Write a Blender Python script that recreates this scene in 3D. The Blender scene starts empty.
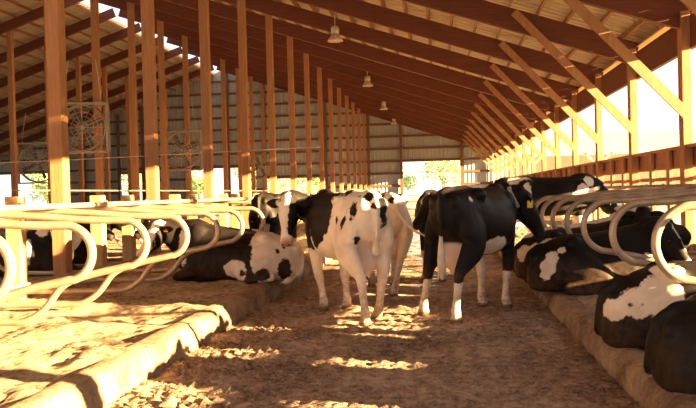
import bpy, bmesh, math, random
from mathutils import Vector, Matrix, noise
random.seed(7)
SC = bpy.context.scene
COL = SC.collection
V = Vector
PI = math.pi

# ------------------------------------------------------------------ helpers
def link(o, parent=None):
    COL.objects.link(o)
    if parent is not None: o.parent = parent
    return o

def mesh_obj(name, me, mat=None, parent=None, smooth=False):
    o = bpy.data.objects.new(name, me)
    if mat is not None and not me.materials: me.materials.append(mat)
    if smooth:
        for p in me.polygons: p.use_smooth = True
    return link(o, parent)

def obj(name, bm, mat=None, parent=None, smooth=False):
    me = bpy.data.meshes.new(name)
    bmesh.ops.recalc_face_normals(bm, faces=bm.faces[:])
    bm.to_mesh(me); bm.free()
    return mesh_obj(name, me, mat, parent, smooth)

def tag(o, label, cat=None, group=None, kind=None):
    if label: o['label'] = label
    if cat: o['category'] = cat
    if group: o['group'] = group
    if kind: o['kind'] = kind
    return o

def thing(name, label, cat, loc=(0, 0, 0), rz=0, group=None):
    o = bpy.data.objects.new(name, None)
    o.empty_display_size = .2
    link(o); o.location = loc; o.rotation_euler = (0, 0, rz)
    return tag(o, label, cat, group)

def dup(root, loc, rz=None, label=None, group=None):
    r = root.copy(); COL.objects.link(r); r.location = loc
    if rz is not None: r.rotation_euler = (0, 0, rz)
    if label: r['label'] = label
    if group: r['group'] = group
    for ch in list(root.children):
        c = ch.copy(); COL.objects.link(c); c.parent = r
        for g in list(ch.children):
            d = g.copy(); COL.objects.link(d); d.parent = c
    return r

def struct(name, bm, mat, smooth=False):
    return tag(obj(name, bm, mat, None, smooth), None, None, None, 'structure')

def add_box(bm, c, s, rot=None, bevel=0):
    r = bmesh.ops.create_cube(bm, size=1)
    vs = r['verts']
    for v in vs:
        p = V((v.co.x*s[0], v.co.y*s[1], v.co.z*s[2]))
        if rot is not None: p = rot @ p
        v.co = p + V(c)
    if bevel:
        es = set(e for v in vs for e in v.link_edges)
        bmesh.ops.bevel(bm, geom=list(es), offset=bevel, segments=1, affect='EDGES')

def box_between(bm, a, b, w, h, up=(0, 0, 1), bevel=0):
    a, b = V(a), V(b); d = b - a; L = d.length; d.normalize()
    s = d.cross(V(up)).normalized(); u = s.cross(d).normalized()
    R = Matrix((s, d, u)).transposed()
    add_box(bm, (a+b)/2, (w, L, h), R, bevel)

def frames(pts):
    T = []
    n = len(pts)
    for i in range(n):
        a = pts[max(i-1, 0)]; b = pts[min(i+1, n-1)]
        T.append((b-a).normalized())
    return T

def add_tube(bm, pts, r, n=10, cap=True):
    pts = [V(p) for p in pts]
    T = frames(pts)
    ref = V((0, 0, 1)) if abs(T[0].z) < .9 else V((1, 0, 0))
    s = T[0].cross(ref).normalized()
    rings = []
    for i, p in enumerate(pts):
        s = (s - T[i]*s.dot(T[i])).normalized(); u = T[i].cross(s)
        rr = r[i] if isinstance(r, (list, tuple)) else r
        rings.append([bm.verts.new(p + (s*math.cos(a) + u*math.sin(a))*rr) for a in [2*PI*k/n for k in range(n)]])
    for i in range(len(rings)-1):
        for k in range(n):
            bm.faces.new((rings[i][k], rings[i][(k+1) % n], rings[i+1][(k+1) % n], rings[i+1][k]))
    if cap:
        bm.faces.new(rings[0][::-1]); bm.faces.new(rings[-1])

def add_rings(bm, rings):
    vs = [[bm.verts.new(p) for p in r] for r in rings]
    n = len(vs[0])
    for i in range(len(vs)-1):
        for k in range(n):
            bm.faces.new((vs[i][k], vs[i][(k+1) % n], vs[i+1][(k+1) % n], vs[i+1][k]))
    bm.faces.new(vs[0][::-1]); bm.faces.new(vs[-1])

def add_ell(bm, c, r, R=None, seg=16):
    res = bmesh.ops.create_uvsphere(bm, u_segments=seg, v_segments=max(8, seg*2//3), radius=1)
    for v in res['verts']:
        p = V((v.co.x*r[0], v.co.y*r[1], v.co.z*r[2]))
        if R is not None: p = R @ p
        v.co = p + V(c)

def catmull(pts, k=5):
    pts = [V(p) for p in pts]
    P = [pts[0]*2-pts[1]] + pts + [pts[-1]*2-pts[-2]]
    out = []
    for i in range(1, len(P)-2):
        for j in range(k):
            t = j/k
            a, b, c, d = P[i-1], P[i], P[i+1], P[i+2]
            out.append(.5*((2*b)+(c-a)*t+(2*a-5*b+4*c-d)*t*t+(3*b-a-3*c+d)*t**3))
    out.append(pts[-1])
    return out

ONES = ['', 'first', 'second', 'third', 'fourth', 'fifth', 'sixth', 'seventh', 'eighth', 'ninth', 'tenth', 'eleventh',
        'twelfth', 'thirteenth', 'fourteenth', 'fifteenth', 'sixteenth', 'seventeenth', 'eighteenth', 'nineteenth']
TENS = {2: ('twenty', 'twentieth'), 3: ('thirty', 'thirtieth'), 4: ('forty', 'fortieth'), 5: ('fifty', 'fiftieth')}
def nth(i):
    if i < 20: return ONES[i]
    t, o = divmod(i, 10)
    return TENS[t][1] if o == 0 else TENS[t][0] + '-' + ONES[o]

# ------------------------------------------------------------------ materials
class NT:
    def __init__(s, name):
        s.m = bpy.data.materials.new(name); s.m.use_nodes = True
        s.t = s.m.node_tree; s.b = s.t.nodes['Principled BSDF']
    def n(s, typ, **kw):
        nd = s.t.nodes.new(typ)
        for k, v in kw.items():
            if k in nd.inputs: nd.inputs[k].default_value = v
            else: setattr(nd, k, v)
        return nd
    def l(s, a, b): s.t.links.new(a, b)
    def coord(s, scale=(1, 1, 1), out='Object'):
        tc = s.n('ShaderNodeTexCoord'); mp = s.n('ShaderNodeMapping')
        mp.inputs['Scale'].default_value = scale
        s.l(tc.outputs[out], mp.inputs['Vector']); return mp.outputs['Vector']
    def noise(s, vec, scale, detail=4, rough=.55):
        nd = s.n('ShaderNodeTexNoise'); nd.inputs['Scale'].default_value = scale
        nd.inputs['Detail'].default_value = detail; nd.inputs['Roughness'].default_value = rough
        s.l(vec, nd.inputs['Vector']); return nd.outputs['Fac']
    def ramp(s, fac, stops):
        r = s.n('ShaderNodeValToRGB'); cr = r.color_ramp
        while len(cr.elements) < len(stops): cr.elements.new(.5)
        for e, (p, c) in zip(cr.elements, stops):
            e.position = p; e.color = (*c, 1) if len(c) == 3 else c
        s.l(fac, r.inputs['Fac']); return r.outputs['Color']
    def bump(s, h, strength=.3, dist=.02):
        b = s.n('ShaderNodeBump'); b.inputs['Strength'].default_value = strength; b.inputs['Distance'].default_value = dist
        s.l(h, b.inputs['Height']); s.l(b.outputs['Normal'], s.b.inputs['Normal'])
    def math(s, op, a, b=None, clamp=False):
        m = s.n('ShaderNodeMath'); m.operation = op; m.use_clamp = clamp
        for i, x in enumerate((a, b)):
            if x is None: continue
            if isinstance(x, (int, float)): m.inputs[i].default_value = x
            else: s.l(x, m.inputs[i])
        return m.outputs[0]
    def mix(s, fac, a, b, mode='MIX'):
        m = s.n('ShaderNodeMix'); m.data_type = 'RGBA'; m.blend_type = mode
        for sock, x in ((m.inputs[0], fac), (m.inputs[6], a), (m.inputs[7], b)):
            if isinstance(x, (int, float)): sock.default_value = x
            elif isinstance(x, tuple): sock.default_value = (*x, 1)
            else: s.l(x, sock)
        return m.outputs[2]

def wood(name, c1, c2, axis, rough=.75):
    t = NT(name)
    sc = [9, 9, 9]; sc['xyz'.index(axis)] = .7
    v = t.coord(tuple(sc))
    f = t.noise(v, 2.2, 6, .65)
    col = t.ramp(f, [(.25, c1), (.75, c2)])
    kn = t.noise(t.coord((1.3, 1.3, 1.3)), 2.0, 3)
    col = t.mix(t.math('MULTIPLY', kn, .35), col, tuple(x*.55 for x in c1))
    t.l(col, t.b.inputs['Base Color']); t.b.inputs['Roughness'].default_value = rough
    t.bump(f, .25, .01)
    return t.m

def plain(name, c, rough=.6, metal=0, var=.25, sc=6):
    t = NT(name)
    f = t.noise(t.coord(), sc, 4)
    col = t.ramp(f, [(.3, tuple(x*(1-var) for x in c)), (.7, tuple(min(1, x*(1+var*.6)) for x in c))])
    t.l(col, t.b.inputs['Base Color']); t.b.inputs['Roughness'].default_value = rough
    t.b.inputs['Metallic'].default_value = metal
    return t.m

M = {}
M['post'] = wood('post_wood', (.26, .105, .04), (.46, .21, .08), 'z')
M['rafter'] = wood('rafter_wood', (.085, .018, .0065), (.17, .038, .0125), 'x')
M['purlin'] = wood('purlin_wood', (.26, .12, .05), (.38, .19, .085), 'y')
M['brace'] = wood('brace_wood', (.27, .115, .05), (.44, .21, .095), 'z')
M['girt'] = wood('girt_wood', (.12, .045, .022), (.21, .09, .045), 'x')
M['pale_wood'] = wood('short_post_wood', (.42, .23, .09), (.60, .37, .16), 'z')
M['band'] = wood('wall_board_wood', (.26, .10, .05), (.40, .17, .085), 'y')
M['stud'] = wood('stud_wood', (.30, .13, .065), (.46, .22, .11), 'z')

def tube_mat():
    t = NT('galvanised_tube')
    f = t.noise(t.coord(), 7, 5)
    g = t.noise(t.coord((1, 1, 1)), 30, 3)
    col = t.ramp(f, [(.3, (.32, .215, .13)), (.6, (.48, .365, .25))])
    col = t.mix(t.math('MULTIPLY', g, .35), col, (.34, .22, .13))
    t.l(col, t.b.inputs['Base Color'])
    t.b.inputs['Metallic'].default_value = .35; t.b.inputs['Roughness'].default_value = .42
    return t.m
M['tube'] = tube_mat()
M['dark_metal'] = plain('dark_metal', (.10, .085, .075), .55, .3)
M['fan_metal'] = plain('fan_metal', (.30, .24, .18), .5, .5)
M['wire'] = plain('wire', (.5, .42, .34), .5, .2)

def sheet_mat(name, c):
    t = NT(name)
    v = t.coord((.5, 3, .5))
    f = t.noise(v, 1.4, 5)
    col = t.ramp(f, [(.3, tuple(x*.78 for x in c)), (.7, c)])
    t.l(col, t.b.inputs['Base Color']); t.b.inputs['Roughness'].default_value = .5
    return t.m
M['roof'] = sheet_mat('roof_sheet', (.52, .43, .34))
M['wallsheet'] = sheet_mat('wall_sheet', (.37, .375, .37))
M['shadedroof'] = sheet_mat('shaded_roof_sheet', (.36, .29, .23))  # left slope's dimness put into a darker copy of the roof colour

def floor_mat():
    t = NT('manure_floor')
    v = t.coord()
    a = t.noise(v, 1.1, 5); b = t.noise(v, 9, 6, .7); c = t.noise(v, 40, 4, .7)
    m = t.math('ADD', t.math('MULTIPLY', a, .35), t.math('MULTIPLY', b, .65))
    col = t.ramp(m, [(.40, (.12, .07, .044)), (.5, (.35, .225, .14)), (.60, (.64, .46, .31))])
    col = t.mix(t.math('MULTIPLY', t.math('SUBTRACT', c, .5, True), 5, True), col, (.66, .50, .35))
    t.l(col, t.b.inputs['Base Color'])
    # standing water further down the alley
    sep = t.n('ShaderNodeSeparateXYZ'); t.l(v, sep.inputs[0])
    wy = t.math('MULTIPLY', t.math('SUBTRACT', sep.outputs['Y'], 11.2), .7, True)
    wx = t.math('SUBTRACT', 1.0, t.math('ABSOLUTE', t.math('MULTIPLY', t.math('ADD', sep.outputs['X'], .75), .75)), True)
    w = t.math('MULTIPLY', wy, t.math('MULTIPLY', wx, 2.0, True))
    wn = t.math('MULTIPLY', t.math('SUBTRACT', t.noise(v, 2.4, 2), .45), 14, True)
    w = t.math('MULTIPLY', w, wn)
    damp = t.math('MULTIPLY', t.math('SUBTRACT', t.noise(v, 1.7, 3), .45, True), 1.5)
    r = t.math('SUBTRACT', t.math('SUBTRACT', .85, damp), t.math('MULTIPLY', w, .9), True)
    t.l(r, t.b.inputs['Roughness'])
    bs = t.n('ShaderNodeBump'); bs.inputs['Distance'].default_value = .07
    t.l(t.math('MULTIPLY', t.math('SUBTRACT', 1.0, w), .9), bs.inputs['Strength'])
    t.l(t.math('ADD', b, t.math('MULTIPLY', c, .5)), bs.inputs['Height']); t.l(bs.outputs['Normal'], t.b.inputs['Normal'])
    return t.m
M['floor'] = floor_mat()

def sand_mat():
    t = NT('bedding_sand')
    v = t.coord()
    a = t.noise(v, 1.6, 5); b = t.noise(v, 14, 6, .7)
    col = t.ramp(t.math('ADD', t.math('MULTIPLY', a, .4), t.math('MULTIPLY', b, .6)),
                 [(.40, (.13, .08, .04)), (.48, (.36, .26, .155)), (.60, (.56, .44, .29))])
    t.l(col, t.b.inputs['Base Color']); t.b.inputs['Roughness'].default_value = .9
    t.bump(b, .9, .05)
    return t.m
M['sand'] = sand_mat()

def curb_mat():
    t = NT('worn_concrete')
    v = t.coord()
    a = t.noise(v, 2.2, 5); b = t.noise(v, 20, 5, .7)
    col = t.ramp(t.math('ADD', t.math('MULTIPLY', a, .6), t.math('MULTIPLY', b, .4)),
                 [(.40, (.15, .085, .045)), (.5, (.30, .20, .12)), (.62, (.46, .34, .21))])
    t.l(col, t.b.inputs['Base Color']); t.b.inputs['Roughness'].default_value = .85
    t.bump(b, .8, .035)
    return t.m
M['curb'] = curb_mat()
M['ground'] = plain('field_grass', (.48, .50, .26), .9, 0, .3, .6)
M['leaf'] = plain('tree_leaves', (.42, .52, .24), .8, 0, .35, 1.5)
M['bark'] = plain('tree_bark', (.22, .16, .11), .9)
M['barnroof'] = plain('far_shed_roof', (.40, .30, .24), .7)
M['barnwood'] = plain('far_shed_timber', (.62, .42, .22), .7)
M['barnwhite'] = plain('far_shed_cladding', (.8, .76, .7), .7)

def coat_mat():
    t = NT('cow_coat')
    at = t.n('ShaderNodeAttribute'); at.attribute_name = 'coat'
    v = t.coord()
    nz = t.noise(v, 10, 6, .68)
    f = t.math('ADD', at.outputs['Fac'], t.math('MULTIPLY', t.math('SUBTRACT', nz, .5), .13))
    w = t.math('ADD', t.math('MULTIPLY', f, 70), .5, True)
    n2 = t.noise(v, 5, 5)
    n3 = t.noise(t.coord((1, 1, .4)), 60, 3)
    white = t.ramp(n2, [(.3, (.70, .56, .42)), (.65, (.84, .74, .62))])
    black = t.ramp(n2, [(.3, (.007, .0055, .005)), (.7, (.018, .0135, .011))])
    col = t.mix(w, black, white)
    tt = t.n('ShaderNodeAttribute'); tt.attribute_name = 'tint'
    col = t.mix(tt.outputs['Alpha'], col, tt.outputs['Color'])
    dd = t.n('ShaderNodeAttribute'); dd.attribute_name = 'dirt'
    dm = t.math('MULTIPLY', dd.outputs['Fac'], t.math('MULTIPLY', t.math('SUBTRACT', t.noise(v, 13, 5, .7), .36), 4.5, True), True)
    col = t.mix(dm, col, (.22, .11, .05))
    t.l(col, t.b.inputs['Base Color'])
    t.b.inputs['Roughness'].default_value = .55
    t.b.inputs['Specular IOR Level'].default_value = .14
    t.bump(n3, .12, .008)
    return t.m
M['coat'] = coat_mat()
M['eye'] = plain('cow_eye', (.012, .008, .006), .12, 0, .1)
M['switch_w'] = plain('tail_hair_white', (.72, .60, .45), .8)
M['switch_b'] = plain('tail_hair_black', (.03, .022, .018), .8)
M['tag_y'] = plain('yellow_tag', (.85, .62, .05), .5, 0, .05)
M['tag_o'] = plain('orange_tag', (.85, .13, .03), .5, 0, .05)
M['collar'] = plain('tan_collar', (.55, .38, .2), .7, 0, .2, 30)
M['chain'] = plain('pale_collar', (.6, .55, .48), .5, .2, .2, 40)

# ------------------------------------------------------------------ building geometry
XR, XL, RIDGE = 4.2, -36.6, -16.2
YB, YE = -9.0, 61.8
def zr(x): return 4.09 + .335*(4.15-x) if x > RIDGE else 4.09 + .335*(4.15-RIDGE) - .335*(RIDGE-x)
POSTY = [10.7+3.66*k for k in range(14)]
FR = [14.15+3.66*k for k in range(-6, 13)]
SL = math.atan(.335)

# floor of the alley: muddy, uneven
def grid(xs, ys, zf):
    bm = bmesh.new()
    vs = [[bm.verts.new((x, y, zf(x, y))) for x in xs] for y in ys]
    for j in range(len(ys)-1):
        for i in range(len(xs)-1):
            bm.faces.new((vs[j][i], vs[j][i+1], vs[j+1][i+1], vs[j+1][i]))
    return bm
def span(a, b, st):
    n = max(1, round((b-a)/st)); return [a+(b-a)*i/n for i in range(n+1)]
def clod(x, y, s=1.0):
    p = V((x, y, 0))
    h = .022*noise.fractal(p*1.6, 1, 2, 3) + .012*noise.noise(p*5)
    q = noise.noise(p*9+V((3, 1, 0))); r = noise.noise(p*21+V((7, 2, 5)))
    h += s*(.016*max(0, q) + .05*max(0, r)**1.3) + .014*abs(noise.noise(p*28))
    return h
ys = span(-2, 4, .25)[:-1] + span(4, 9, .033)[:-1] + span(9, 14, .07)[:-1] + span(14, 62, .6)
def zfloor(x, y):
    s = 1.0 + 1.1*max(0, 1-abs(x+1.9)/.9) * (1 if y < 9 else .3)
    if y > 11: s *= .4
    return clod(x, y, s)
floor = struct('floor', grid(span(-2.5, 1.45, .036), ys, zfloor), M['floor'], True)
bm = bmesh.new()
for x0, x1, y0, y1 in [(XL, -8.2, YB, YE+3), (1.4, 6.5, YB, 4), (-8.2, 1.4, YB, -2)]:
    add_box(bm, ((x0+x1)/2, (y0+y1)/2, -.08), (x1-x0, y1-y0, .12))
struct('floor', bm, M['floor'])

# sand beds
def bedz(x, y):
    p = V((x, y, 3))
    u = (y/1.21) % 1.0
    h = .26 + .035*noise.fractal(p*1.1, 1, 2, 3) - .05*math.sin(PI*u)
    q = noise.noise(p*6); h += .035*max(0, q) + .02*noise.noise(p*15) - .05*max(0, noise.noise(p*3.3+V((5,5,5)))-.25)
    return h
def bedz_edge_l(x, y):
    h = bedz(x, y); k = min(1, max(0, (-2.42-x)/.25)); return .235*(1-k)+h*k
def bedz_edge_r(x, y):
    h = bedz(x, y+40)-.01; k = min(1, max(0, (x-1.42)/.25)); return .20*(1-k)+h*k
struct('sand_bed_left', grid(span(-5.6, -2.4, .05), span(2.5, 12, .05)[:-1]+span(12, 20, .15)[:-1]+span(20, 60, 1), bedz_edge_l), M['sand'], True)
struct('sand_bed_far_left', grid(span(-8.1, -5.6, .15), span(6, 20, .15)[:-1]+span(20, 60, 1), bedz), M['sand'], True)
struct('sand_bed_right', grid(span(1.38, 4.15, .05), span(2.5, 11, .05)[:-1]+span(11, 20, .15)[:-1]+span(20, 60, 1), bedz_edge_r), M['sand'], True)

# worn concrete curbs
def curb(name, xin, xout, h):
    bm = bmesh.new()
    ys = span(2.5, 14, .06)[:-1] + span(14, 60, .5)
    s = 1 if xout > xin else -1
    w = abs(xout-xin)
    rings = []
    for y in ys:
        u = ((y+.35)/1.21) % 1.0
        wear = .035*math.exp(-((u-.5)/.22)**2)
        def nn(a): return .016*noise.noise(V((a, y*2.2, xin)))+.008*noise.noise(V((a, y*9, xin)))
        prof = [(0, -.05), (.0+nn(1), .06), (.01+nn(2)+wear*.5, h*.55), (.02+nn(3)+wear, h-.05-wear*.6), (.055+wear, h-.012-wear*.7+nn(4)*.5),
                (.11, h+nn(5)*.5-wear*.35), (w*.7, h+nn(6)*.5), (w, h-.02), (w, -.05)]
        rings.append([V((xin+s*a, y, b)) for a, b in prof])
    add_rings(bm, rings)
    o = struct(name, bm, M['curb'], True)
    return o
curb('curb_left', -2.32, -2.62, .25)
curb('curb_right', 1.275, 1.56, .215)

# roof
def roof_sheet(x0, x1, name):
    bm = bmesh.new()
    n = 6
    ys = span(YB, YE, .3)
    rows = []
    for y in ys:
        for dy, dz in ((0, 0), (.2, 0), (.225, .03), (.275, .03)):
            if y+dy <= YE: rows.append((y+dy, dz))
    vs = [[bm.verts.new((x0+(x1-x0)*i/n, y, zr(x0+(x1-x0)*i/n)+.65+dz)) for i in range(n+1)] for y, dz in rows]
    for j in range(len(vs)-1):
        for i in range(n): bm.faces.new((vs[j][i], vs[j][i+1], vs[j+1][i+1], vs[j+1][i]))
    return struct(name, bm, M['roof' if name == 'ceiling' else 'shadedroof'])
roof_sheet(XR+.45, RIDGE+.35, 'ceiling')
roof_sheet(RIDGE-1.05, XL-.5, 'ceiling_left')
# torn translucent ridge cover sheet edge along the open ridge
bm = bmesh.new()
rr = []
for y in span(8, YE, .35):
    k = .10*noise.noise(V((y*.55, 3, 1))) + .05*noise.noise(V((y*1.9, 8, 1)))
    z = zr(RIDGE)+.70
    rr.append([V((RIDGE+.42, y, z-.12)), V((RIDGE+.38, y, z-.10)), V((RIDGE+.05+k, y, z+.04+k)), V((RIDGE+.08+k, y, z+.05+k))])
add_rings(bm, rr)
tag(obj('ridge_flashing', bm, M['roof'], None, True), 'wavy pale sheet edge running along the open ridge of the roof', 'roof flashing')

def ply(bm, a, b, w, h):
    box_between(bm, a, b, w, h)
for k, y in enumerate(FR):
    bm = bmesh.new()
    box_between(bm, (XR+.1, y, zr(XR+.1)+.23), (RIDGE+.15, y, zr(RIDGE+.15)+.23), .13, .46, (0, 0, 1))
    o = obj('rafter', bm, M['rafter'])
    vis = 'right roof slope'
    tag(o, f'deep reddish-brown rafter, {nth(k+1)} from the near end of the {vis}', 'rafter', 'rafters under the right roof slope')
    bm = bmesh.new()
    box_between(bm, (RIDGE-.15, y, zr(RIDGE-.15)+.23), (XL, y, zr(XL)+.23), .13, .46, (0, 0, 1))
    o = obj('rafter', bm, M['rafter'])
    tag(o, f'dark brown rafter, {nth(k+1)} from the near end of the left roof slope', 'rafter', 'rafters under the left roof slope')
def purlin(x, i, side):
    bm = bmesh.new()
    y0 = YB if side == 'right' else 12
    add_box(bm, (0, (y0+YE)/2, 0), (.05, YE-y0, .15))
    o = obj('purlin', bm, M['purlin'])
    o.location = (x, 0, zr(x)+.545)
    o.rotation_euler = (0, SL if side == 'right' else -SL, 0)
    tag(o, f'pale brown roof purlin, {nth(i)} up from the {side} eave', 'purlin', f'purlins under the {side} roof slope')
xs = span(RIDGE+.5, XR-.15, .6)[::-1]
for i, x in enumerate(xs): purlin(x, i+1, 'right')
xs = span(XL+.3, RIDGE-1.2, .78)
for i, x in enumerate(xs): purlin(x, i+1, 'left')

# tall posts, row along the left stalls
def post_mesh(w, d, z0, z1, name, mat, bevel=.008):
    bm = bmesh.new(); add_box(bm, (0, 0, (z0+z1)/2), (w, d, z1-z0), None, bevel)
    me = bpy.data.meshes.new(name); bmesh.ops.recalc_face_normals(bm, faces=bm.faces[:]); bm.to_mesh(me); bm.free(); me.materials.append(mat)
    return me
pm = post_mesh(.195, .20, 0, zr(-5.26)+.33, 'tall_post', M['post'])
for k, y in enumerate(POSTY):
    o = mesh_obj('barn_post', pm); o.location = (-5.26, y, 0)
    tag(o, f'tall square timber post, {nth(k+1)} from the camera in the row behind the left stalls', 'post', 'tall posts behind the left stalls')
pm = post_mesh(.24, .24, 0, zr(-12.8)+.3, 'aisle_post', M['post'])
for k, y in enumerate([25.6+3.66*k for k in range(10)]):
    o = mesh_obj('barn_post', pm); o.location = (-12.8, y, 0)
    tag(o, f'dim tall timber post, {nth(k+1)} from the camera in the middle post row', 'post', 'tall posts of the middle row')
pm = post_mesh(.24, .24, 0, zr(-20.3)+.2, 'far_post', M['post'])
for k, y in enumerate([36.6+3.66*k for k in range(7)]):
    o = mesh_obj('barn_post', pm); o.location = (-20.3, y, 0)
    tag(o, f'dim timber post under the left roof slope, {nth(k+1)} from the camera', 'post', 'posts under the left roof slope')
# short posts between the tall ones
pm = post_mesh(.19, .18, .1, 1.52, 'short_post', M['pale_wood'], .012)
i = 0
for k in range(-3, 26):
    if k % 3 == 0 and k >= 0: continue
    y = 10.7+1.22*k; i += 1
    o = mesh_obj('stall_post', pm); o.location = (-5.26, y, 0)
    tag(o, f'short sawn-off timber post, {nth(i)} from the camera in the left stall row', 'post', 'short posts behind the left stalls')
# right wall posts, braces, studs
pm = post_mesh(.15, .24, 0, zr(XR)+.30, 'wall_post', M['brace'])
for k, y in enumerate(FR):
    o = mesh_obj('wall_post', pm); o.location = (XR, y, 0)
    tag(o, f'timber post of the open right wall, {nth(k+1)} from the near end', 'post', 'posts of the right wall')
bm = bmesh.new(); box_between(bm, (0, 0, 2.62), (-2.45, 0, 5.28), .05, .17); 
brm = bpy.data.meshes.new('brace'); bm.to_mesh(brm); bm.free(); brm.materials.append(M['brace'])
for k, y in enumerate(FR):
    o = mesh_obj('knee_brace', brm); o.location = (XR-.02, y-.15, 0)
    tag(o, f'diagonal timber knee brace from right wall post to rafter, {nth(k+1)} from the near end', 'brace', 'knee braces of the right wall')
bm = bmesh.new(); add_box(bm, (XR+.11, (YB+YE)/2, zr(XR)-.06), (.08, YE-YB, .56))
struct('trim_1', bm, M['rafter'])
bm = bmesh.new(); add_box(bm, (XR+.5, (YB+YE)/2, zr(XR)+.42), (.05, YE-YB, .22))
box_between(bm, (XR+.3, YB, zr(XR)+.36), (XR+.3, YE, zr(XR)+.36), .4, .03)
struct('trim_2', bm, M['pale_wood'])
# low board wall
YG = 13.2
def board(z, h, th, x, name='trim_3', mat='band'):
    bm = bmesh.new(); add_box(bm, (x, (YG+YE)/2, z), (th, YE-YG, h)); return struct(name, bm, M[mat])
board(1.91, .34, .05, XR+.14, 'wall_right'); board(2.10, .05, .2, XR+.08, 'trim_3', 'brace')
board(1.56, .07, .05, XR+.14, 'trim_4'); board(1.42, .05, .06, XR+.14, 'trim_5')
board(.20, .5, .15, XR+.14, 'wall_right_base', 'curb')
bm = bmesh.new(); add_box(bm, (XR+.14, 10.05, 1.60), (.06, 6.5, 1.20)); struct('added_shade_panel', bm, M['band'])  # unseen boarding, added to keep sun off the standing cows
bm = bmesh.new(); add_box(bm, (XR+.14, (YB+YG)/2, .41), (.06, YG-YB, .84)); struct('added_lower_shade_board', bm, M['band'])  # mostly out of view, added to keep low sun off the alley
bm = bmesh.new(); add_box(bm, (XR+.14, (YB+6.8)/2, 1.03), (.06, 6.8-YB, .13)); struct('added_upper_shade_board', bm, M['band'])  # added out of view; the slot beneath it shapes a sun streak
pm = post_mesh(.06, .19, .4, 2.08, 'stud', M['stud'], .004)
i = 0
for k in range(0, 57):
    if k % 3 == 0 or FR[0]+1.22*k < 13: continue
    i += 1
    o = mesh_obj('wall_stud', pm); o.location = (XR+.06, FR[0]+1.22*k, 0)
    tag(o, f'short upright board of the low right wall, {nth(i)} from the near end', 'wall board', 'upright boards of the right wall')

# end wall: ribbed sheet with openings
OPEN = [(-2.61, 1.72, 0, 3.75), (-13.3, -8.7, 0, 2.75), (-19.5, -14.2, 0, 3.7), (-25.2, -23.4, 0, 3.45), (-36, -30.6, 0, 3.7)]
bm = bmesh.new()
x = XL
def colstrip(xa, xb, ya, yb):
    zt0, zt1 = zr(xa)+.70, zr(xb)+.70
    xm = (xa+xb)/2; segs = [(0, None)]
    for a, b, z0, z1 in OPEN:
        if a < xm < b: segs = [(z1, None)]
    for z0, _ in segs:
        p = [bm.verts.new(q) for q in ((xa, ya, z0), (xb, yb, z0), (xb, yb, zt1), (xa, ya, zt0))]
        bm.faces.new(p)
while x < XR:
    colstrip(x, x+.2, YE, YE); colstrip(x+.2, x+.225, YE, YE-.03); colstrip(x+.225, x+.275, YE-.03, YE-.03); colstrip(x+.275, x+.3, YE-.03, YE)
    x += .3
struct('wall_back', bm, M['wallsheet'])
gi = 0
for z in [1.0, 1.95, 2.9, 3.85, 4.8, 5.75, 6.7, 7.65, 8.6, 9.55, 10.5]:
    # girts span the wall except across openings
    def xlim(z):
        xr = min(XR, 4.15-(z-4.4)/.335) if z > 4.4 else XR
        xl = 2*RIDGE-xr if z > 4.4 else XL
        return max(XL, xl), xr
    a, b = xlim(z)
    if a > b: continue
    cuts = sorted([(o[0], o[1]) for o in OPEN if z < o[3]+.05])
    x0 = a
    for c0, c1 in cuts+[(b, b)]:
        if c0-x0 > .4:
            gi += 1
            bm = bmesh.new(); add_box(bm, ((x0+min(c0, b))/2, YE-.09, z), (min(c0, b)-x0, .05, .17))
            tag(obj('wall_girt', bm, M['girt']), f'horizontal brown girt on the far end wall, {nth(gi)} counted upward from the floor', 'girt', 'girts of the end wall')
        x0 = max(x0, c1)
ei = 0
for x in [4.0, 1.86, -2.75, -5.26, -8.6, -13.4, -16.3, -19.6, -23.3, -25.3, -28.2, -30.5]:
    ei += 1
    bm = bmesh.new(); add_box(bm, (x, YE-.22, zr(x)/2+.2), (.2, .2, zr(x)+.2))
    tag(obj('end_wall_post', bm, M['girt']), f'upright timber on the far end wall, {nth(ei)} from the right corner', 'post', 'uprights of the end wall')
for n_, (a, b, z0, z1) in enumerate(OPEN[:4]):
    bm = bmesh.new()
    add_box(bm, ((a+b)/2, YE-.12, z1+.08), (b-a+.3, .1, .16))
    struct(f'trim_{6+n_}', bm, M['girt'])
# closed left side wall
bm = bmesh.new()
add_box(bm, (XL-.1, (YB+YE)/2, .6), (.1, YE-YB, 1.2)); add_box(bm, (XL-.1, (YB+YE)/2, 3.9), (.1, YE-YB, .8))
struct('wall_left', bm, M['wallsheet'])

# ------------------------------------------------------------------ stall dividers
def divider_path(xf, xe, s, rU, zt, zb, zl):
    # s = +1: stall front lies towards +x ; path in local xz, loop end at xe
    P = [(xf, zt+.12), (xe+s*1.3, zt+.07), (xe+s*(rU+.35), zt+.01)]
    c = (zt+zb)/2; ax = rU
    for a in range(90, 271, 20):
        t = math.radians(a)
        P.append((xe+s*ax*(1+math.cos(t)), c+(zt-zb)/2*math.sin(t)))
    P += [(xe+s*(rU+.38), zb-.08), (xe+s*(rU+.60), zb-.17), (xe+s*(rU+.78), zl+.12), (xe+s*(rU+.98), zl+.01), (xe+s*(rU+1.25), zl), (xf, zl)]
    return P
def make_divider(path, label, group, loc):
    t = thing('stall_divider', label, 'stall divider', loc, 0, group)
    pts = catmull([(x, 0, z) for x, z in path], 4)
    n = len(pts)
    bm = bmesh.new(); add_tube(bm, pts, .034, 12); obj('loop_pipe', bm, M['tube'], t, True)
    for x, z in (path[0], path[-1]):
        bm = bmesh.new(); add_box(bm, (x, 0, z), (.05, .11, .13), None, .01); obj('clamp', bm, M['dark_metal'], t)
    return t
LY = [4.72, 5.90, 7.06, 8.24, 9.45, 10.66, 11.98, 15.6, 16.9, 18.1, 19.3, 20.5]
pl = divider_path(-5.16, -2.66, -1, .22, 1.26, .83, .33)
base = None
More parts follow.
